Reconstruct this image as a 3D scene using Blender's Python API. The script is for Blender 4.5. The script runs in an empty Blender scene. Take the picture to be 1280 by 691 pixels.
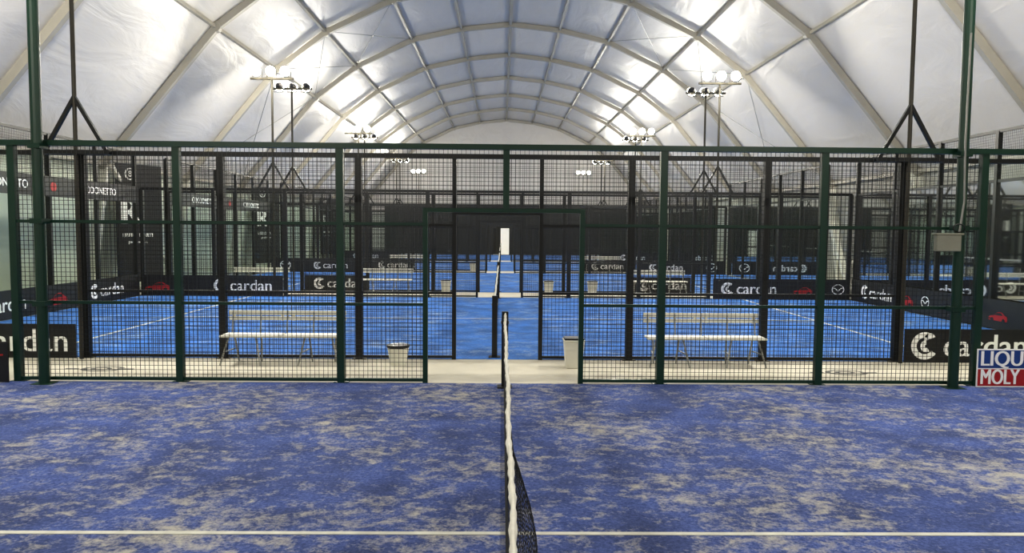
import bpy, math, random
from mathutils import Vector, Matrix
random.seed(4)
scene = bpy.context.scene
COL = scene.collection
PI = math.pi

# ------------------------------------------------------------------ materials
def newmat(name):
    m = bpy.data.materials.new(name); m.use_nodes = True
    nt = m.node_tree
    b = nt.nodes['Principled BSDF']
    return m, nt, b
def N(nt, t, **kw):
    n = nt.nodes.new(t)
    for k, v in kw.items(): setattr(n, k, v)
    return n
def mat(name, col, rough=0.5, metal=0.0, var=0.12, scale=8.0, bump=0.0):
    m, nt, b = newmat(name)
    tc = N(nt, 'ShaderNodeTexCoord'); no = N(nt, 'ShaderNodeTexNoise')
    no.inputs['Scale'].default_value = scale; no.inputs['Detail'].default_value = 4
    nt.links.new(tc.outputs['Object'], no.inputs['Vector'])
    mx = N(nt, 'ShaderNodeMixRGB')
    mx.inputs[1].default_value = (*[c*(1-var) for c in col], 1)
    mx.inputs[2].default_value = (*[min(1, c*(1+var)) for c in col], 1)
    nt.links.new(no.outputs['Fac'], mx.inputs[0]); nt.links.new(mx.outputs[0], b.inputs['Base Color'])
    b.inputs['Roughness'].default_value = rough; b.inputs['Metallic'].default_value = metal
    if bump:
        bp = N(nt, 'ShaderNodeBump'); bp.inputs['Strength'].default_value = bump; bp.inputs['Distance'].default_value = 0.02
        nt.links.new(no.outputs['Fac'], bp.inputs['Height']); nt.links.new(bp.outputs[0], b.inputs['Normal'])
    return m
def emis(name, col, st):
    m, nt, b = newmat(name)
    b.inputs['Emission Color'].default_value = (*col, 1); b.inputs['Emission Strength'].default_value = st
    b.inputs['Base Color'].default_value = (*col, 1)
    return m
def turf(name, blue1, blue2, sand, thr, wid, sc=8.0, amt=1.0):
    m, nt, b = newmat(name)
    tc = N(nt, 'ShaderNodeTexCoord')
    big = N(nt, 'ShaderNodeTexNoise'); big.inputs['Scale'].default_value = .8; big.inputs['Detail'].default_value = 4
    med = N(nt, 'ShaderNodeTexNoise'); med.inputs['Scale'].default_value = sc; med.inputs['Detail'].default_value = 8; med.inputs['Roughness'].default_value = .68
    med.inputs['Distortion'].default_value = .35
    fin = N(nt, 'ShaderNodeTexNoise'); fin.inputs['Scale'].default_value = 42; fin.inputs['Detail'].default_value = 5; fin.inputs['Roughness'].default_value = .7
    mp = N(nt, 'ShaderNodeMapping'); mp.inputs['Scale'].default_value = (.75, .9, 1.0); mp.inputs['Rotation'].default_value = (0, 0, .3)
    nt.links.new(tc.outputs['Object'], mp.inputs['Vector'])
    nt.links.new(mp.outputs[0], med.inputs['Vector'])
    for n in (big, fin): nt.links.new(tc.outputs['Object'], n.inputs['Vector'])
    a1 = N(nt, 'ShaderNodeMath', operation='MULTIPLY_ADD'); a1.inputs[1].default_value = .6
    nt.links.new(big.outputs['Fac'], a1.inputs[0]); nt.links.new(med.outputs['Fac'], a1.inputs[2])
    a2 = N(nt, 'ShaderNodeMath', operation='MULTIPLY_ADD'); a2.inputs[1].default_value = .45
    nt.links.new(fin.outputs['Fac'], a2.inputs[0]); nt.links.new(a1.outputs[0], a2.inputs[2])
    mr = N(nt, 'ShaderNodeMapRange'); mr.inputs['From Min'].default_value = thr; mr.inputs['From Max'].default_value = thr+wid
    mr.inputs['To Max'].default_value = amt
    nt.links.new(a2.outputs[0], mr.inputs['Value'])
    bl = N(nt, 'ShaderNodeMixRGB'); bl.inputs[1].default_value = (*blue1, 1); bl.inputs[2].default_value = (*blue2, 1)
    fr = N(nt, 'ShaderNodeMapRange'); fr.inputs['From Min'].default_value = .35; fr.inputs['From Max'].default_value = .65
    nt.links.new(fin.outputs['Fac'], fr.inputs['Value'])
    nt.links.new(fr.outputs[0], bl.inputs[0])
    # slow light and dark variation of the pile
    b2 = N(nt, 'ShaderNodeTexNoise'); b2.inputs['Scale'].default_value = 1.7; b2.inputs['Detail'].default_value = 3
    nt.links.new(tc.outputs['Object'], b2.inputs['Vector'])
    m2 = N(nt, 'ShaderNodeMapRange'); m2.inputs['From Min'].default_value = .35; m2.inputs['From Max'].default_value = .65; m2.inputs['To Min'].default_value = .68; m2.inputs['To Max'].default_value = 1.2
    nt.links.new(b2.outputs['Fac'], m2.inputs['Value'])
    mu = N(nt, 'ShaderNodeMixRGB', blend_type='MULTIPLY'); mu.inputs[0].default_value = 1
    nt.links.new(bl.outputs[0], mu.inputs[1]); nt.links.new(m2.outputs[0], mu.inputs[2])
    mx = N(nt, 'ShaderNodeMixRGB'); mx.inputs[2].default_value = (*sand, 1)
    nt.links.new(mr.outputs[0], mx.inputs[0]); nt.links.new(mu.outputs[0], mx.inputs[1])
    nt.links.new(mx.outputs[0], b.inputs['Base Color'])
    b.inputs['Roughness'].default_value = .9
    bp = N(nt, 'ShaderNodeBump'); bp.inputs['Strength'].default_value = .6; bp.inputs['Distance'].default_value = .02
    nt.links.new(fin.outputs['Fac'], bp.inputs['Height']); nt.links.new(bp.outputs[0], b.inputs['Normal'])
    return m
def membrane(name, col):
    m, nt, b = newmat(name)
    tc = N(nt, 'ShaderNodeTexCoord')
    mp = N(nt, 'ShaderNodeMapping'); mp.inputs['Scale'].default_value = (1.0, .35, 1.0)
    nt.links.new(tc.outputs['Object'], mp.inputs['Vector'])
    n1 = N(nt, 'ShaderNodeTexNoise'); n1.inputs['Scale'].default_value = 1.3; n1.inputs['Detail'].default_value = 5; n1.inputs['Distortion'].default_value = 1.0
    nt.links.new(mp.outputs[0], n1.inputs['Vector'])
    mx = N(nt, 'ShaderNodeMixRGB'); mx.inputs[1].default_value = (*[c*.93 for c in col], 1); mx.inputs[2].default_value = (*[min(1, c*1.06) for c in col], 1)
    nt.links.new(n1.outputs['Fac'], mx.inputs[0]); nt.links.new(mx.outputs[0], b.inputs['Base Color'])
    b.inputs['Roughness'].default_value = .42
    bp = N(nt, 'ShaderNodeBump'); bp.inputs['Strength'].default_value = .35; bp.inputs['Distance'].default_value = .12
    nt.links.new(n1.outputs['Fac'], bp.inputs['Height']); nt.links.new(bp.outputs[0], b.inputs['Normal'])
    return m
def glass():
    m = bpy.data.materials.new('tempered_glass'); m.use_nodes = True
    nt = m.node_tree; nt.nodes.clear()
    o = N(nt, 'ShaderNodeOutputMaterial'); t = N(nt, 'ShaderNodeBsdfTransparent'); g = N(nt, 'ShaderNodeBsdfGlossy'); mx = N(nt, 'ShaderNodeMixShader')
    t.inputs[0].default_value = (.93, .965, .95, 1); g.inputs['Roughness'].default_value = .03
    f = N(nt, 'ShaderNodeFresnel'); f.inputs[0].default_value = 1.25
    nt.links.new(f.outputs[0], mx.inputs[0]); nt.links.new(t.outputs[0], mx.inputs[1]); nt.links.new(g.outputs[0], mx.inputs[2]); nt.links.new(mx.outputs[0], o.inputs[0])
    return m
M = dict(
 green=mat('green_paint', (.004, .032, .018), .4, 0, .1, 5),
 black=mat('black_paint', (.008, .009, .009), .45, 0, .1, 5),
 wire=mat('black_wire', (.006, .008, .008), .5, 0, .1, 5),
 netcord=mat('net_cord', (.006, .007, .010), .8),
 band=mat('net_band', (.66, .65, .58), .85, 0, .22, 14, .5),
 conc=mat('concrete', (.58, .55, .46), .75, 0, .16, 1.6, .1),
 slab=mat('slab', (.33, .32, .28), .8, 0, .2, .7, .1),
 alu=mat('aluminium', (.37, .35, .30), .5, .1, .08, 3),
 brace=mat('pale_leg', (.80, .78, .70), .5, .0, .08, 3),
 memb=membrane('pvc_membrane', (.585, .565, .54)),
 wallm=membrane('pvc_wall', (.74, .77, .66)), wallr=membrane('pvc_wall_dark', (.36, .35, .31)),  # right wall sheet is a darker warm grey than the left
 line=mat('white_line', (.52, .52, .46), .85, 0, .35, 9),
 white=mat('white_plastic', (.68, .67, .59), .5, 0, .08, 4),
 wtext=mat('white_print', (.9, .9, .88), .6, 0, .02),
 banner=mat('black_banner', (.010, .010, .011), .5, 0, .2, 3),
 red=mat('red_print', (.36, .012, .016), .5), blue=mat('blue_print', (.01, .05, .22), .5),
 dgrey=mat('dark_grey', (.05, .05, .055), .5), grey=mat('grey_metal', (.30, .30, .28), .4, .5),
 bag=mat('bin_bag', (.02, .02, .02), .35, 0, .2, 20, .5), box=mat('box_plastic', (.27, .27, .21), .5),
 rust=mat('dark_mast', (.05, .046, .036), .5, .3),
 lens=emis('lamp_lens', (1, .92, .70), 75), door=emis('bright_door', (.9, .88, .8), .25),
 mark=mat('floor_marking', (.10, .10, .10), .8, 0, .3, 15),
 curtain=mat('black_curtain', (.036, .037, .034), .8, 0, .3, 4, .3),
 glass=glass(),
 turf1=turf('turf_sandy', (.020, .044, .165), (.075, .115, .33), (.46, .44, .37), 1.01, .24, 9.0, .80),
 turf2=turf('turf_blue', (.020, .11, .40), (.048, .20, .58), (.34, .44, .54), 1.05, .3, 5.0, .8),
)
# ------------------------------------------------------------------ mesh builder
class MB:
    def __init__(s): s.v = []; s.f = []
    def box(s, x0, x1, y0, y1, z0, z1):
        n = len(s.v)
        s.v += [(x, y, z) for z in (z0, z1) for y in (y0, y1) for x in (x0, x1)]
        s.f += [tuple(n+i for i in q) for q in ((0,2,3,1),(4,5,7,6),(0,1,5,4),(2,6,7,3),(0,4,6,2),(1,3,7,5))]
        return s
    def bar(s, p, q, w, h, up=(0,0,1)):
        p = Vector(p); q = Vector(q); d = (q-p).normalized(); u = Vector(up)
        if abs(d.dot(u)) > .98: u = Vector((0,1,0))
        a = d.cross(u).normalized(); b = a.cross(d).normalized()
        n = len(s.v)
        for c in (p, q):
            for i, j in ((-1,-1),(1,-1),(1,1),(-1,1)): s.v.append(tuple(c + a*(i*w/2) + b*(j*h/2)))
        s.f += [(n,n+1,n+2,n+3),(n+7,n+6,n+5,n+4)] + [(n+i, n+4+i, n+4+(i+1)%4, n+(i+1)%4) for i in range(4)]
        return s
    def tube(s, pts, r, seg=8, cap=True):
        pts = [Vector(p) for p in pts]; n0 = len(s.v)
        for i, p in enumerate(pts):
            d = (pts[min(i+1, len(pts)-1)] - pts[max(i-1, 0)]).normalized()
            u = Vector((0,0,1)) if abs(d.z) < .95 else Vector((0,1,0))
            a = d.cross(u).normalized(); b = a.cross(d).normalized()
            rr = r[i] if isinstance(r, (list, tuple)) else r
            for k in range(seg):
                t = 2*PI*k/seg + PI/seg; s.v.append(tuple(p + a*(rr*math.cos(t)) + b*(rr*math.sin(t))))
        for i in range(len(pts)-1):
            for k in range(seg):
                A = n0+i*seg+k; B = n0+i*seg+(k+1)%seg; s.f.append((A, A+seg, B+seg, B))
        if cap:
            s.f.append(tuple(n0+k for k in range(seg))); e = n0+(len(pts)-1)*seg; s.f.append(tuple(e+k for k in reversed(range(seg))))
        return s
    def poly(s, pts):
        n = len(s.v); s.v += [tuple(p) for p in pts]; s.f.append(tuple(range(n, n+len(pts)))); return s
    def build(s, name, m, parent=None, bevel=0, smooth=False):
        me = bpy.data.meshes.new(name); me.from_pydata(s.v, [], s.f); me.update()
        me.materials.append(M[m] if isinstance(m, str) else m)
        if smooth:
            for p in me.polygons: p.use_smooth = True
        o = bpy.data.objects.new(name, me); COL.objects.link(o)
        if parent: o.parent = parent
        if bevel:
            b = o.modifiers.new('bevel', 'BEVEL'); b.width = bevel; b.segments = 2
        return o
def tag(o, label=None, cat=None, group=None, kind=None):
    if label: o['label'] = label
    if cat: o['category'] = cat
    if group: o['group'] = group
    if kind: o['kind'] = kind
    return o
def thing(name, label, cat, loc, rz=0, group=None):
    o = bpy.data.objects.new(name, None); COL.objects.link(o); o.location = loc; o.rotation_euler = (0,0,rz)
    o.empty_display_size = .2
    return tag(o, label, cat, group)
def copy_tree(o, parent=None):
    c = o.copy(); COL.objects.link(c); c.parent = parent
    for ch in list(o.children): copy_tree(ch, c)
    return c
def dup(root, loc, label, rz=None):
    c = copy_tree(root); c.location = loc; c['label'] = label
    if rz is not None: c.rotation_euler = (0,0,rz)
    return c
def struct(mb, name, m, **k):
    return tag(mb.build(name, m, **k), kind='structure')

# ------------------------------------------------------------------ layout numbers
Y = [0, 9.2, 10.9, 20.95, 22.65, 32.7, 34.4, 44.4, 46.1, 56.1]   # fence rows 1..9
HC = .3                                                        # hall axis
PROF = [(11.9,0),(11.4,3.7),(8.25,7.45),(6.48,8.8),(4.15,9.92),(2.05,10.38),(0,10.6)]
YB, YF = 58.6, -4.2
# ---- floor
struct(MB().box(-13, 13.5, YF-.3, YB+.3, -.12, 0), 'floor', 'slab')
for i, (a, b) in enumerate(((Y[1], Y[2]), (Y[3], Y[4]), (Y[5], Y[6]), (Y[7], Y[8]))):
    struct(MB().box(-10.1, 10.1, a, b, .0, .012), 'trim_%d' % (i+1), 'conc')
# ---- courts
def court(y0, y1, cx, m, yl, n):
    c = struct(MB().box(cx-10, cx+10, y0, y1, 0, .015), 'court_turf', m)
    MB().box(cx-7, cx+7, yl-.022, yl+.022, .014, .019).build('court_line', 'line', c)
    for s in (-1, 1):
        MB().box(cx+s*6.95-.03, cx+s*6.95+.03, y0+.05, y1-.05, .014, .019).build('court_line', 'line', c)
court(-.8, Y[1]-.03, .03, 'turf1', 4.58, 1)
for k in range(4): court(Y[2+2*k]+.03, Y[3+2*k]-.03, -.1, 'turf2', (Y[2+2*k]+Y[3+2*k])/2, k+2)
# ---- tent shell
def prof(side, i): return (HC + side*PROF[i][0], PROF[i][1])
cm = MB()
for s in (-1, 1):
    for i in range(1, len(PROF)-1):
        (xa, za), (xb, zb) = prof(s, i), prof(s, i+1)
        cm.poly([(xa, YF, za), (xa, YB, za), (xb, YB, zb), (xb, YF, zb)])
struct(cm, 'ceiling', 'memb')
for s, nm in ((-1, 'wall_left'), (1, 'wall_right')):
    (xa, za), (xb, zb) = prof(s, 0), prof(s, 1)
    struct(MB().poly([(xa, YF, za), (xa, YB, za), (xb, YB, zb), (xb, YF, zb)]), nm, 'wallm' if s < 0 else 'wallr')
outline = [prof(-1, i) for i in range(len(PROF))] + [prof(1, i) for i in reversed(range(len(PROF)-1))]
struct(MB().poly([(x, YB, z) for x, z in outline]), 'wall_back', 'memb')
struct(MB().poly([(x, YF, z) for x, z in outline]), 'wall_front', 'memb')
# ribs
def inset(i, s, d):
    x, z = PROF[i]
    return (HC + s*(x - d*(.95 if i < 3 else .5 if i < 5 else 0)), z - d*(0 if i == 0 else .5 if i < 3 else 1))
tn = 5
y = YB - .12
kk = 0
while y > YF:
    r = MB(); lg = MB()
    for s in (-1, 1):
        for i in range(len(PROF)-1):
            a = inset(i, s, .12); b = inset(i+1, s, .12)
            (r if i else lg).bar((a[0], y, a[1]), (b[0], y, b[1]), .15, .18 if i else .26, up=(0, 0, 1) if i else (1, 0, 0))
        for i in (1, 2, 3, 4):
            a = inset(i, s, .12); r.tube([(a[0], y-.09, a[1]), (a[0], y+.09, a[1])], .14, 10)
        if kk % 2 == 1:
            a = inset(0, s, .3); b = inset(1, s, .3)
            lg.bar((a[0], y+5.2, .05), (b[0], y+.1, 3.6), .1, .1, up=(1, 0, 0))
    # slanted inner strut from the eave joint down to the floor behind the courts
    if kk in (5, 6, 7):
        a = inset(1, 1, .15); lg.bar((a[0]-.35, y-.1, 3.55), (11.45, y-2.0, .02), .16, .16, up=(0, 1, 0))
    R_ = struct(r, 'trim_%d' % tn, 'alu'); tn += 1
    lg.build('leg', 'brace', R_)
    y -= 5.4; kk += 1
p = MB()
for s in (-1, 1):
    for i in (1, 2, 3, 4, 5):
        a = inset(i, s, .09); p.box(a[0]-.045, a[0]+.045, YF, YB, a[1]-.045, a[1]+.045)
a = inset(6, 1, .1); p.box(a[0]-.06, a[0]+.06, YF, YB, a[1]-.06, a[1]+.06)
struct(p, 'trim_%d' % tn, 'alu'); tn += 1
# bracing cables in two bays of the roof slopes
c = MB()
for yb in (58.48-5.4*9, 58.48-5.4*6):
    for s in (-1, 1):
        for i, j in ((1, 2), (2, 3), (3, 4)):
            a = inset(i, s, .08); b = inset(j, s, .08)
            c.tube([(a[0], yb, a[1]), (b[0], yb+5.4, b[1])], .012, 4)
            c.tube([(a[0], yb+5.4, a[1]), (b[0], yb, b[1])], .012, 4)
struct(c, 'trim_%d' % tn, 'grey'); tn += 1
# black curtain on the back wall and bright door
cu = MB()
n = 50
for k in range(n):
    x0 = -9.2 + k*19/n; x1 = x0 + 19/n
    cu.poly([(x0, YB-.35 + .05*(k % 2), 0), (x1, YB-.35+.05*((k+1) % 2), 0), (x1, YB-.35+.05*((k+1) % 2), 3.8), (x0, YB-.35+.05*(k % 2), 3.8)])
tag(cu.build('curtain', 'curtain'), 'tall black pleated curtain covering the lower end wall of the hall', 'curtain')
d = struct(MB().box(-.1, .6, YB-.5, YB-.42, .0, 2.05), 'door_1', 'door')
MB().box(-.17, -.1, YB-.52, YB-.42, 0, 2.12).box(.6, .67, YB-.52, YB-.42, 0, 2.12).box(-.17, .67, YB-.52, YB-.42, 2.05, 2.12).build('door_frame', 'black', d)

# ------------------------------------------------------------------ fences
def wires(x0, x1, z0, z1, pitch=.055, t=.0042, y=0):
    m = MB(); h = t/2
    nx = max(1, round((x1-x0)/pitch)); nz = max(1, round((z1-z0)/pitch))
    for i in range(1, nx):
        x = x0 + (x1-x0)*i/nx; m.box(x-h, x+h, y-h, y+h, z0, z1)
    for j in range(1, nz):
        z = z0 + (z1-z0)*j/nz; m.box(x0, x1, y-h+t, y+h+t, z-h, z+h)
    return m
def fence(loc, label, pm, o0, o1, centre, pw, oph, t=.0042, H=3.0):
    F = thing('court_fence', label, 'fence', loc, 0, 'side fences of the padel courts')
    h = pw/2
    for x in (-10, -8, -6, -4, -2, 2, 4, 6, 8, 10):
        MB().box(x-h, x+h, -h, h, 0, H).box(x-h-.05, x+h+.05, -h, h+.04, 0, .02).build('post', pm, F)
    for x in (o0, o1):
        MB().box(x-.03, x+.03, -.03, .03, 0, min(oph, H)).build('door_post', pm, F)
    if centre is not None: MB().box(centre-.04, centre+.04, -.04, .04, 2.15, H).build('post', pm, F)
    MB().box(-10.02, 10.02, -.05, .05, H-.03, H+.035).build('top_rail', pm, F)
    MB().box(o0, o1, -.028, .028, 2.15, 2.2).build('lintel', pm, F)
    for z in (.05, 1.0, 2.0):
        MB().box(-6, o0, -.022, .022, z-.018, z+.018).build('rail', pm, F)
        MB().box(o1, 6, -.022, .022, z-.018, z+.018).build('rail', pm, F)
    for a, b in ((-6,-4),(-4,-2),(-2,o0),(o1,2),(2,4),(4,6)):
        wires(a, b, .05, H-.03, t=t).build('mesh_panel', 'wire', F)
    wires(o0, o1, 2.2, H-.03, t=t).build('mesh_panel', 'wire', F)
    for a, b in ((-10,-8),(-8,-6),(6,8),(8,10)):
        MB().poly([(a+h,0,.05),(b-h,0,.05),(b-h,0,H-.03),(a+h,0,H-.03)]).build('glass_pane', 'glass', F)
    return F
f1 = fence((0, Y[1], 0), 'dark green steel fence with wire mesh, nearest row, behind the sandy court', 'green', -.95, 1.0, .05, .085, 2.2, .005, 2.95)
f2 = fence((-.1, Y[2], 0), 'black steel mesh fence just past the concrete walkway with the two benches', 'black', -.6, .68, None, .1, 3.0, .0042)
ords = ['third', 'fourth', 'fifth', 'sixth', 'seventh', 'eighth', 'ninth and farthest']
for k in range(3, 10):
    dup(f2, (-.1, Y[k], 0), 'black steel mesh fence with doorway, %s fence row from the camera' % ords[k-3])
# end walls
def endwall(loc, label, L):
    E = thing('glass_end_wall', label, 'glass wall', loc, PI/2, 'glass end walls of the padel courts')
    for k in range(6):
        x = L*k/5; MB().box(x-.045, x+.045, -.045, .045, 0, 4.0).build('post', 'black', E)
    for z in (3.0, 4.0): MB().box(0, L, -.03, .03, z-.03, z+.03).build('rail', 'black', E)
    for k in range(5):
        a = L*k/5; b = L*(k+1)/5
        MB().poly([(a+.05,0,.03),(b-.05,0,.03),(b-.05,0,2.97),(a+.05,0,2.97)]).build('glass_pane', 'glass', E)
        wires(a, b, 3.03, 3.97).build('mesh_panel', 'wire', E)
    return E
cn = ['second', 'third', 'fourth', 'fifth']
e0 = None
for k in range(4):
    for s, sn in ((-1, 'left'), (1, 'right')):
        lab = 'glass and black steel %s end wall of the %s court from the camera' % (sn, cn[k])
        loc = (-.1 + s*10.13, Y[2+2*k]+.12, 0)
        if e0 is None: e0 = endwall(loc, lab, 9.8)
        else: dup(e0, loc, lab)

# ------------------------------------------------------------------ nets
def net(loc, L, label, bulge, dy, hi):
    T = thing('padel_net', label, 'net', loc, 0, 'padel court nets')
    rnd = random.Random(3)
    ph = [rnd.uniform(0, 6) for _ in range(6)]
    def X(y, z):
        b = 0
        if bulge:
            b = .135*math.exp(-((y-bulge)/.75)**2)*math.sin(PI*min(1, max(0, (z/.86)))**.8)
            b += .005*math.sin(9*y+ph[0])
        return b
    m = MB(); nz = 17; t = .0018 if hi else .002
    ny = int(L/dy)
    for j in range(nz+1):
        z = .03 + (.86-.03)*j/nz
        step = 3 if hi else 20
        pts = [(X(k*dy, z), k*dy, z) for k in range(0, ny+1, step)]
        m.tube(pts, t, 4, False)
    for k in range(ny+1):
        yy = k*dy
        zs = [.03 + .83*j/6 for j in range(7)] if (bulge and abs(yy-bulge) < 2.2) else [.03, .86]
        m.tube([(X(yy, z), yy, z) for z in zs], t, 4, False)
    m.build('netting', 'netcord', T)
    b = MB(); K = int(L/.04)
    for k in range(K+1):
        yy = L*k/K
        w = .0035*math.sin(3.1*yy+ph[1]) + .0018*math.sin(11*yy+ph[2]); sag = -.02*math.sin(PI*yy/L)
        hw = .013 + .0026*math.sin(19*yy+ph[3]) + .0026*math.sin(41*yy+ph[4]) + rnd.uniform(-.001, .001); z = .915 + sag
        ring = [(-hw*.7, z-.055), (-hw, z-.02), (-hw*.5, z+.006), (hw*.5, z+.006), (hw, z-.02), (hw*.8, z-.055+.008*math.sin(13*yy))]
        for px, pz in ring: b.v.append((px+w, yy, pz))
        if k:
            n = len(b.v)-12
            for q in range(6): b.f.append((n+q, n+(q+1) % 6, n+6+(q+1) % 6, n+6+q))
    b.build('top_band', 'band', T, smooth=True)
    for yy in (-.06, L+.06):
        P = MB().box(-.04, .04, yy-.04, yy+.04, 0, .93).box(-.09, .09, yy-.09, yy+.09, 0, .012).build('net_post', 'black', T)
        MB().tube([(-.05, yy, .8), (.05, yy, .8)], .02, 8).build('winch', 'grey', P)
    MB().box(-.035, -.02, L-.04, L+.0, .03, .88).box(-.01, .01, 0, L, .015, .04).build('edge_strap', 'netcord', T)
    MB().box(-.024, -.016, .3, L, .845, .875).build('lower_hem', 'netcord', T)
    return T
net((.045, -.65, .015), 9.55, 'padel net with wavy white band and sagging black netting, nearest the camera', 4.05, .045, True)
n2 = net((-.1, Y[2]+.25, .015), 9.5, 'black padel net with white band on the second court from the camera', 0, .06, False)
for k in range(1, 4):
    dup(n2, (-.1, Y[2+2*k]+.25, .015), 'black padel net with white band on the %s court from the camera' % cn[k])

# ------------------------------------------------------------------ light masts
def flood(parent, x, y, z, fy):
    a = math.radians(14); ca, sa = math.cos(a), math.sin(a)
    def P3(vx, vy, vz): return (x+vx, y+fy*(vy*ca+vz*sa), z-vy*sa+vz*ca)
    h = MB().tube([P3(0,-.12,0), P3(0,-.07,0), P3(0,.03,0), P3(0,.05,0)], [.045, .07, .12, .125], 18)
    h.tube([P3(-.13,0,0), P3(-.13,-.02,-.19), P3(.13,-.02,-.19), P3(.13,0,0)], .012, 5)
    H = h.build('floodlight', 'dgrey', parent)
    MB().tube([P3(0,.05,0), P3(0,.075,0), P3(0,.12,0), P3(0,.14,0)], [.128, .135, .10, .04], 18).build('lens', 'lens', H)
def mast(loc, label, fy, pole='rust', thick=.03, n=3):
    T = thing('light_mast', label, 'light mast', loc, 0, 'floodlight masts of the courts')
    MB().tube([(0,0,0), (0,0,6.12)], thick, 10).build('pole', pole, T)
    MB().box(-.6, .6, -.03, .03, 6.07, 6.12).build('crossbar', pole, T)
    for s in (-1, 1): MB().bar((0, 0, 3.78), (s*.45, 0, 3.0), .05, .05, (0, 1, 0)).build('brace', 'black', T)
    MB().box(-.5, .5, -.05, .05, 2.97, 3.03).build('base_plate', 'black', T)
    for k in range(n):
        u = (k-(n-1)/2)*.40
        flood(T, u, fy*.06, 6.30 if fy < 0 else 6.18, fy)
    return T
def lamp(x, y, z, fy, P, spill):
    L = bpy.data.lights.new('flood_area', 'AREA'); L.shape = 'RECTANGLE'; L.size = 1.1; L.size_y = .25; L.energy = P; L.color = (1, .95, .84)
    o = bpy.data.objects.new('flood_area', L); COL.objects.link(o); o.location = (x, y+fy*.35, z-.05)
    o.rotation_euler = (math.radians(42)*fy, 0, 0)
    L2 = bpy.data.lights.new('flood_spill', 'POINT'); L2.energy = spill; L2.color = (1, .94, .83); L2.shadow_soft_size = .25
    o2 = bpy.data.objects.new('flood_spill', L2); COL.objects.link(o2); o2.location = (x, y+fy*.4, z+.1)
mA = None; mB = None
rowlab = {2:'over the second fence row', 3:'over the third fence row', 4:'over the fourth fence row', 5:'over the fifth fence row', 6:'over the sixth fence row', 7:'over the seventh fence row', 8:'over the eighth fence row', 9:'over the farthest fence row'}
for r in range(2, 10):
    fy = 1 if r % 2 == 0 else -1
    for s in (-1, 1):
        lab = 'thin braced floodlight mast on the %s, %s' % ('left' if s < 0 else 'right', rowlab[r])
        X0 = {2: 6.02, 3: 6.36 if s < 0 else 6.22}.get(r, 6.22)
        loc = (-.1 + s*X0, Y[r] - fy*.12, 0)
        key = mA if fy > 0 else mB
        if key is None:
            key = mast(loc, lab, fy)
            if fy > 0: mA = key
            else: mB = key
        else: dup(key, loc, lab)
        lamp(loc[0], loc[1], 6.35, fy, 330, 30)
for s, sn in ((-1, 'left'), (1, 'right')):
    x = -5.60 if s < 0 else 5.64
    T = thing('light_mast', 'thick dark green mast on the %s bolted to the nearest fence' % sn, 'light mast', (x, Y[1]-.15, 0), 0, 'floodlight masts of the courts')
    MB().tube([(0,0,0), (0,0,6.25)], .062, 14).build('pole', 'green', T, smooth=False)
    MB().box(-.12, .12, -.1, .09, 0, .02).build('base_plate', 'green', T)
    MB().box(-.62, .62, -.03, .03, 6.05, 6.11).build('crossbar', 'green', T)
    for z in (1.0, 2.0, 2.9): MB().box(-.075, .075, -.075, .1, z-.03, z+.03).build('clamp', 'green', T)
    for k in (-1, 0, 1): flood(T, k*.47, -.06, 6.34, -1)
    lamp(x, Y[1]-.2, 6.35, -1, 290, 28)
    lamp(x, -.7, 6.35, 1, 270, 28)
# junction box on the right mast
J = thing('junction_box', 'small beige electrical box with conduit beside the thick green right mast', 'electrical box', (5.43, Y[1]-.25, 1.72))
MB().box(-.17, .13, -.08, .0, 0, .2).build('box', 'box', J, bevel=.012)
MB().box(-.19, .15, -.09, .01, .2, .22).build('lid', 'box', J)
MB().tube([(.12, -.04, .22), (.15, -.06, .6), (.13, -.06, 1.3), (.14, -.06, 2.6)], .012, 6).build('conduit', 'grey', J)
MB().tube([(.1+.07*math.cos(t*.6), -.06, .28+.05*math.sin(t*.6)) for t in range(22)], .008, 5).build('cable_coil', 'wire', J)

# ------------------------------------------------------------------ signs
_tc = {}
def text_mb(txt, size):
    key = (txt, size)
    if key not in _tc:
        cu = bpy.data.curves.new('t', 'FONT'); cu.body = txt; cu.size = size; cu.align_x = 'CENTER'; cu.align_y = 'CENTER'; cu.resolution_u = 4
        ob = bpy.data.objects.new('t', cu); COL.objects.link(ob)
        bpy.context.view_layer.update()
        dg = bpy.context.evaluated_depsgraph_get(); me = bpy.data.meshes.new_from_object(ob.evaluated_get(dg))
        _tc[key] = ([tuple(v.co) for v in me.vertices], [tuple(p.vertices) for p in me.polygons])
        bpy.data.objects.remove(ob); bpy.data.meshes.remove(me)
    return _tc[key]
def put_text(parent, txt, size, u, z, m='wtext', sx=1.0, y=-.006, bold=0):
    v, f = text_mb(txt, size); mb = MB()
    offs = [0] if not bold else [-bold, 0, bold]
    for i, o in enumerate(offs):
        n = len(mb.v); mb.v += [(u+x*sx+o, y-.0006*i, z+yy) for x, yy, _ in v]; mb.f += [tuple(n+i for i in q) for q in f]
    return mb.build('lettering', m, parent)
def arc(mb, cx, cz, r0, r1, a0, a1, y=-.006, n=22, sx=1):
    for k in range(n):
        t0 = math.radians(a0+(a1-a0)*k/n); t1 = math.radians(a0+(a1-a0)*(k+1)/n)
        mb.poly([(cx+sx*r0*math.cos(t0), y, cz+r0*math.sin(t0)), (cx+sx*r1*math.cos(t0), y, cz+r1*math.sin(t0)), (cx+sx*r1*math.cos(t1), y, cz+r1*math.sin(t1)), (cx+sx*r0*math.cos(t1), y, cz+r0*math.sin(t1))])
    return mb
def logo_c(parent, u, z, r):
    m = MB(); arc(m, u, z, r*.60, r, 75, 325); arc(m, u+r*.12, z-r*.02, r*.12, r*.45, 95, 300); arc(m, u+r*.35, z+r*.5, 0, r*.42, 20, 200, n=8)
    m.build('emblem', 'wtext', parent)
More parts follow.
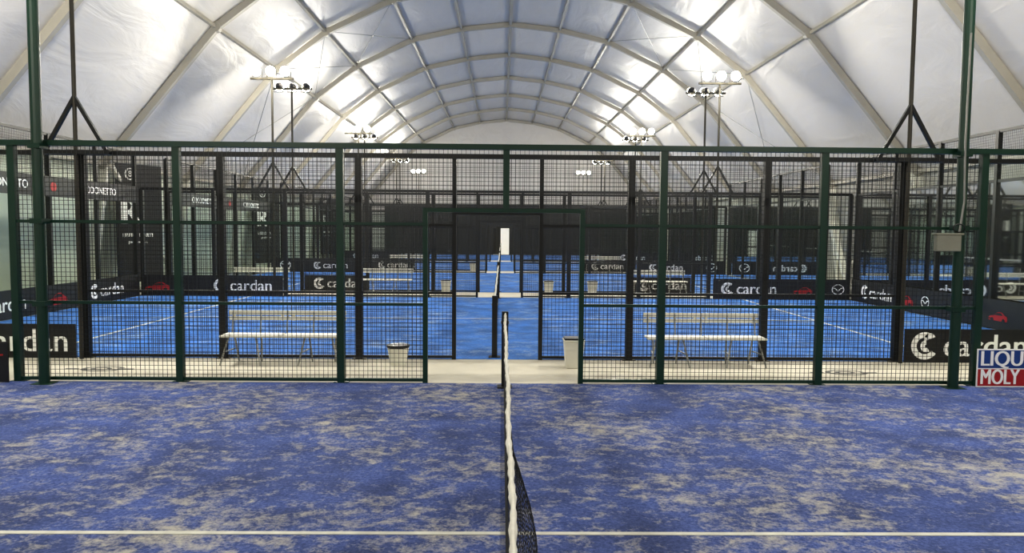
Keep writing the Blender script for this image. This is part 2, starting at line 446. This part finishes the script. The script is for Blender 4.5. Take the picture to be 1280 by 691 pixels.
def wing(parent, u, z, r):
    m = MB(); arc(m, u, z, r*.84, r, 0, 360, sx=1.2)
    m.poly([(u-r*1.05,-.006,z+r*.25),(u-r*.6,-.006,z+r*.35),(u,-.006,z-r*.15),(u+r*.6,-.006,z+r*.35),(u+r*1.05,-.006,z+r*.25),(u+r*.5,-.006,z+r*.08),(u,-.006,z-r*.45),(u-r*.5,-.006,z+r*.08)])
    m.build('emblem', 'wtext', parent)
def car(parent, u, z, w):
    h = w*.34; pts = [(-.5,.02),(-.5,.3),(-.46,.42),(-.30,.52),(-.2,.56),(-.06,.88),(.04,.97),(.2,.97),(.36,.66),(.47,.56),(.5,.3),(.49,.04),(.4,.0),(-.42,0)]
    C_ = MB().poly([(u+a*w, -.006, z-h/2+b*h) for a, b in pts]).build('car_picture', 'red', parent)
    m = MB()
    for s in (-.3, .3): arc(m, u+s*w, z-h/2+.08*h, 0, .24*h, 0, 360, y=-.009, n=12)
    m.poly([(u+a*w, -.009, z-h/2+b*h) for a, b in ((-.17,.60),(-.05,.84),(.17,.88),(.28,.62))])
    m.poly([(u+a*w, -.009, z-h/2+b*h) for a, b in ((-.48,.28),(-.36,.24),(-.38,.12),(-.48,.14))])
    m.build('wheels_and_window', 'black', C_)
def banner(label, loc, rz, W, H, items, group='sponsor banners around the courts'):
    T = thing('advertising_banner', label, 'banner', loc, rz, group)
    MB().box(-W/2, W/2, -.003, .003, 0, H).build('sheet', 'banner', T)
    for it in items:
        k = it[0]
        if k == 'card':   # emblem + word
            _, u, hh = it
            logo_c(T, u-hh*1.75, H*.5, hh*.52); put_text(T, 'cardan', hh*1.2, u+hh*.55, H*.5-hh*.02, bold=.018*hh)
        elif k == 'text': put_text(T, it[1], it[3], it[2], H*.5, bold=.006)
        elif k == 'car': car(T, it[1], H*.45, it[2])
        elif k == 'wing': wing(T, it[1], H*.5, it[2])
        elif k == 'dot':
            m = MB(); arc(m, it[1], H*.5, 0, it[2], 0, 360); m.build('emblem', 'red', T)
    return T
# near corners of the second court
banner('large black banner with white lettering at left end of the second fence row', (-8.05, Y[2]-.11, .02), 0, 3.7, .5, [('card', .88, .40)])
banner('large black banner with round emblem and white lettering, right end of second fence row', (7.82, Y[2]-.11, .02), 0, 3.7, .5, [('card', -.85, .395)])
# far corners of the second court
banner('black strip banner with red car picture at far left corner of second court', (-8.1, Y[3]-.11, .02), 0, 3.9, .58, [('car', -1.55, .7), ('card', .85, .37)])
banner('black strip banner with lettering, car and winged emblem, far right corner of second court', (7.95, Y[3]-.11, .02), 0, 3.9, .58, [('card', -.9, .36), ('car', .62, .55), ('wing', 1.62, .15)])
# end walls of the second court
LX = -10.23+.11; RX = 10.03-.11
banner('long black banner low along left glass end wall of second court', (LX, 15.95, .02), PI/2, 9.6, .6, [('card', -.9, .36), ('car', .95, .8), ('card', 3.15, .36)])
banner('long black banner low along right glass end wall of second court', (RX, 15.95, .02), -PI/2, 9.6, .6, [('card', -3.4, .36), ('car', -2.0, .7), ('wing', -1.15, .14), ('car', 1.4, .55)])
banner('upper black banner with spaced capitals on left end wall of second court', (LX, 15.95, 2.6), PI/2, 9.6, .45, [('text', 'COCOONETTO', -.85, .25), ('dot', .95, .11), ('text', 'COCOONETTO', 2.75, .25), ('dot', -2.6, .11)])
banner('upper black banner with spaced capitals on left end wall of third court', (LX, 27.7, 2.6), PI/2, 9.6, .45, [('text', 'COCOONETTO', -2.4, .26), ('dot', 0, .11), ('text', 'COCOONETTO', 2.4, .26)])
# third court far corners
for s in (-1, 1):
    banner('small distant black banner at %s end of the fifth fence row' % ('left' if s < 0 else 'right'), (-.1+s*8, Y[5]-.11, .02), 0, 3.9, .6, [('card', -.6*s, .34), ('wing', 1.4*s, .2)])
    banner('dark banner with bold lettering at %s end of the fourth fence row' % ('left' if s < 0 else 'right'), (-.1+s*4.95, Y[4]-.11, .02), 0, 1.9, .5, [('card', .1, .34)])
    banner('small distant dark banner at %s side of the sixth fence row' % ('left' if s < 0 else 'right'), (-.1+s*4.95, Y[6]-.11, .02), 0, 1.9, .5, [('card', .1, .34)])
    banner('tiny distant black banner at %s end of the seventh fence row' % ('left' if s < 0 else 'right'), (-.1+s*8, Y[7]-.11, .02), 0, 3.9, .6, [('card', 0, .34)])
# hanging tall banners left, turned toward the courts
for k, y0 in enumerate((21.75, 33.5, 45.25)):
    T = thing('hanging_banner', ['tall black vertical banner with white letter emblem, nearest on the left side', 'tall black vertical banner, second one along the left side', 'tall black vertical banner, farthest along the left side'][k], 'banner', (-10.55, y0, .35), math.radians(60), 'tall banners along the left side')
    MB().box(-.72, .72, -.004, .004, 0, 3.4).build('sheet', 'banner', T)
    MB().tube([(-.75, 0, 3.4), (.75, 0, 3.4)], .02, 8).build('rod', 'grey', T)
    for s in (-1, 1): MB().tube([(s*.7, .02, -.35), (s*.7, .02, 3.4)], .018, 6).build('pole', 'black', T)
    e = MB(); arc(e, -.28, 3.1, .13, .17, 0, 360, y=-.008); e.build('emblem', 'wtext', T)
    put_text(T, '8', .25, -.28, 3.1, y=-.008, bold=.006)
    put_text(T, 'R', 1.05, -.30, 1.98, y=-.008, bold=.045)
    put_text(T, 'LIBERO MARTI', .15, -.08, 1.34, y=-.008, bold=.005); put_text(T, 'padel resort', .12, -.08, 1.15, y=-.008, bold=.003)
# oil sign and left sign on the first fence
T = thing('advertising_sign', 'blue and red sign with white capitals at lower right of the nearest fence', 'sign', (6.29, Y[1]-.12, .02), 0)
MB().box(-.34, .34, -.006, .006, 0, .48).build('panel', 'wtext', T)
MB().box(-.325, .325, -.009, -.005, .24, .465).build('blue_field', 'blue', T)
MB().box(-.325, .325, -.009, -.005, .015, .225).build('red_field', 'red', T)
put_text(T, 'LIQUI', .27, 0, .352, y=-.011, bold=.007, sx=.90); put_text(T, 'MOLY', .27, -.05, .12, y=-.011, bold=.007, sx=.68)
T = thing('advertising_sign', 'small black sign at lower left edge on the nearest fence', 'sign', (-6.47, Y[1]-.12, .02), 0)
MB().box(-.42, .42, -.006, .006, 0, .5).build('panel', 'banner', T)
MB().poly([(-.3,-.008,.08),(.30,-.008,.13),(.30,-.008,.17),(-.3,-.008,.12)]).build('stripe', 'wtext', T)
MB().poly([(-.3,-.008,.3),(.36,-.008,.33),(.36,-.008,.35),(-.3,-.008,.32)]).build('stripe', 'red', T)

# ------------------------------------------------------------------ benches and bins
def bench(loc, label):
    T = thing('folding_bench', label, 'bench', loc, 0, 'white folding benches on the walkways')
    for s in (-1, 1):
        a, b = (.01, .84) if s > 0 else (-.84, -.01)
        MB().box(a, b, -.16, .16, .40, .43).build('seat_panel', 'white', T, bevel=.01)
        MB().box(a, b, .235, .26, .60, .655).box(a, b, .24, .265, .675, .74).box(a+.05, a+.09, .262, .27, .59, .73).box(b-.09, b-.05, .262, .27, .59, .73).build('backrest_panel', 'white', T, bevel=.006)
    for x in (-.78, -.38, 0, .38, .78):
        MB().tube([(x, .25, .74), (x, .2, .42)], .011, 6).build('back_support', 'grey', T)
    for x, e in ((-.72, -.1), (-.34, .08), (.34, -.08), (.72, .1)):
        MB().tube([(x, -.12, .4), (x+e, -.19, .012)], .013, 6).tube([(x, .12, .4), (x-e*.3, .2, .012)], .013, 6).bar((x+e*.5, -.155, .2), (x+e*.1, .16, .2), .016, .016).build('leg', 'grey', T)
    MB().tube([(-.78, 0, .39), (.78, 0, .39)], .012, 6).build('seat_frame', 'grey', T)
    return T
b0 = bench((-3.08, 10.4, .012), 'white folding bench on the near walkway left of the doorway')
dup(b0, (2.90, 10.4, .012), 'white folding bench on the near walkway right of the doorway')
for x, y, l in ((-3.5, 22.0, 'distant white bench on the second walkway left of the doorways'), (4.7, 22.0, 'distant white bench on the second walkway right of the doorways'), (-7.2, 22.0, 'distant white bench at far left end of second walkway'),
                (-4.3, 33.6, 'tiny white bench on the third walkway to the left'), (4.6, 33.6, 'tiny white bench on the third walkway to the right')):
    dup(b0, (x, y, .012), l)
def rbin(loc, label):
    T = thing('waste_bin', label, 'bin', loc)
    MB().tube([(0,0,0), (0,0,.02), (0,0,.27)], [.11, .112, .155], 20).build('body', 'white', T, smooth=False)
    MB().tube([(0,0,.25), (0,0,.265), (0,0,.29), (0,0,.295)], [.155, .165, .165, .14], 20).build('bin_bag', 'bag', T)
    return T
rbin((-1.46, 10.42, .012), 'small round white bin with black bag rim left of the doorway')
def tbin(loc, label):
    T = thing('tall_bin', label, 'bin', loc, 0, 'square white bins by the doorways')
    m = MB(); w0, w1 = .11, .14
    m.v = [(-w0,-w0,0),(w0,-w0,0),(w0,w0,0),(-w0,w0,0),(-w1,-w1,.38),(w1,-w1,.38),(w1,w1,.38),(-w1,w1,.38)]
    m.f = [(3,2,1,0),(4,5,6,7),(0,1,5,4),(1,2,6,5),(2,3,7,6),(3,0,4,7)]
    m.build('body', 'white', T, bevel=.01)
    MB().box(-.15, .15, -.15, .15, .38, .40).build('lid', 'white', T, bevel=.006)
    MB().box(-.135, .135, -.135, .135, .40, .425).build('opening', 'bag', T)
    return T
t0 = tbin((1.02, 10.3, .012), 'square white bin standing at the right side of the near doorway')
for x, y, l in ((2.7, 21.9, 'distant square white bin on second walkway right of the doorway'), (1.4, 21.9, 'distant white bin beside the second walkway doorway'), (-1.65, 21.9, 'distant white bin left of the second walkway doorway'), (-1.3, 33.5, 'tiny white bin on the third walkway left of the doorway')):
    dup(t0, (x, y, .012), l)
# painted marks on the near walkway
for x, l in ((-5.4, 'dark painted oval mark on the walkway at left'), (4.75, 'dark painted oval mark on the walkway at right')):
    m = MB()
    def fl(cx, cy, r0, r1, a0, a1, n=20, sx=1.6):
        for k in range(n):
            t0_ = math.radians(a0+(a1-a0)*k/n); t1_ = math.radians(a0+(a1-a0)*(k+1)/n)
            m.poly([(cx+sx*r0*math.cos(t0_), cy+r0*math.sin(t0_), .004), (cx+sx*r1*math.cos(t0_), cy+r1*math.sin(t0_), .004), (cx+sx*r1*math.cos(t1_), cy+r1*math.sin(t1_), .004), (cx+sx*r0*math.cos(t1_), cy+r0*math.sin(t1_), .004)])
    fl(0, 0, .14, .18, 20, 340); fl(-.02, 0, .05, .09, 0, 360)
    m.box(.2, .42, -.02, .02, .002, .005); m.box(-.5, -.32, -.02, .02, .002, .005)
    o = m.build('floor_mark', 'mark'); o.location = (x, 10.0, .012)
    tag(o, l, 'floor marking', 'painted marks on the walkway')

# ------------------------------------------------------------------ world, camera
w = bpy.data.worlds.new('World'); scene.world = w; w.use_nodes = True
w.node_tree.nodes['Background'].inputs[0].default_value = (.5, .55, .65, 1); w.node_tree.nodes['Background'].inputs[1].default_value = .15
cam = bpy.data.cameras.new('Camera'); co = bpy.data.objects.new('Camera', cam); COL.objects.link(co)
F = 924.0
cam.sensor_width = 36; cam.sensor_fit = 'HORIZONTAL'; cam.lens = F/1280*36; cam.clip_start = .05; cam.clip_end = 300
yaw = -math.atan(13/F); pitch = math.atan(58.5/F); roll = math.radians(.45)
co.matrix_world = Matrix.Translation((0, 0, 1.94)) @ (Matrix.Rotation(yaw, 4, 'Z') @ Matrix.Rotation(PI/2-pitch, 4, 'X') @ Matrix.Rotation(roll, 4, 'Z'))
scene.camera = co
scene.view_settings.view_transform = 'Standard'
scene.view_settings.exposure = 0
try: scene.view_settings.look = 'Medium High Contrast'
except Exception as e: print('look', e)
try: scene.cycles.transparent_max_bounces = 32
except Exception: pass
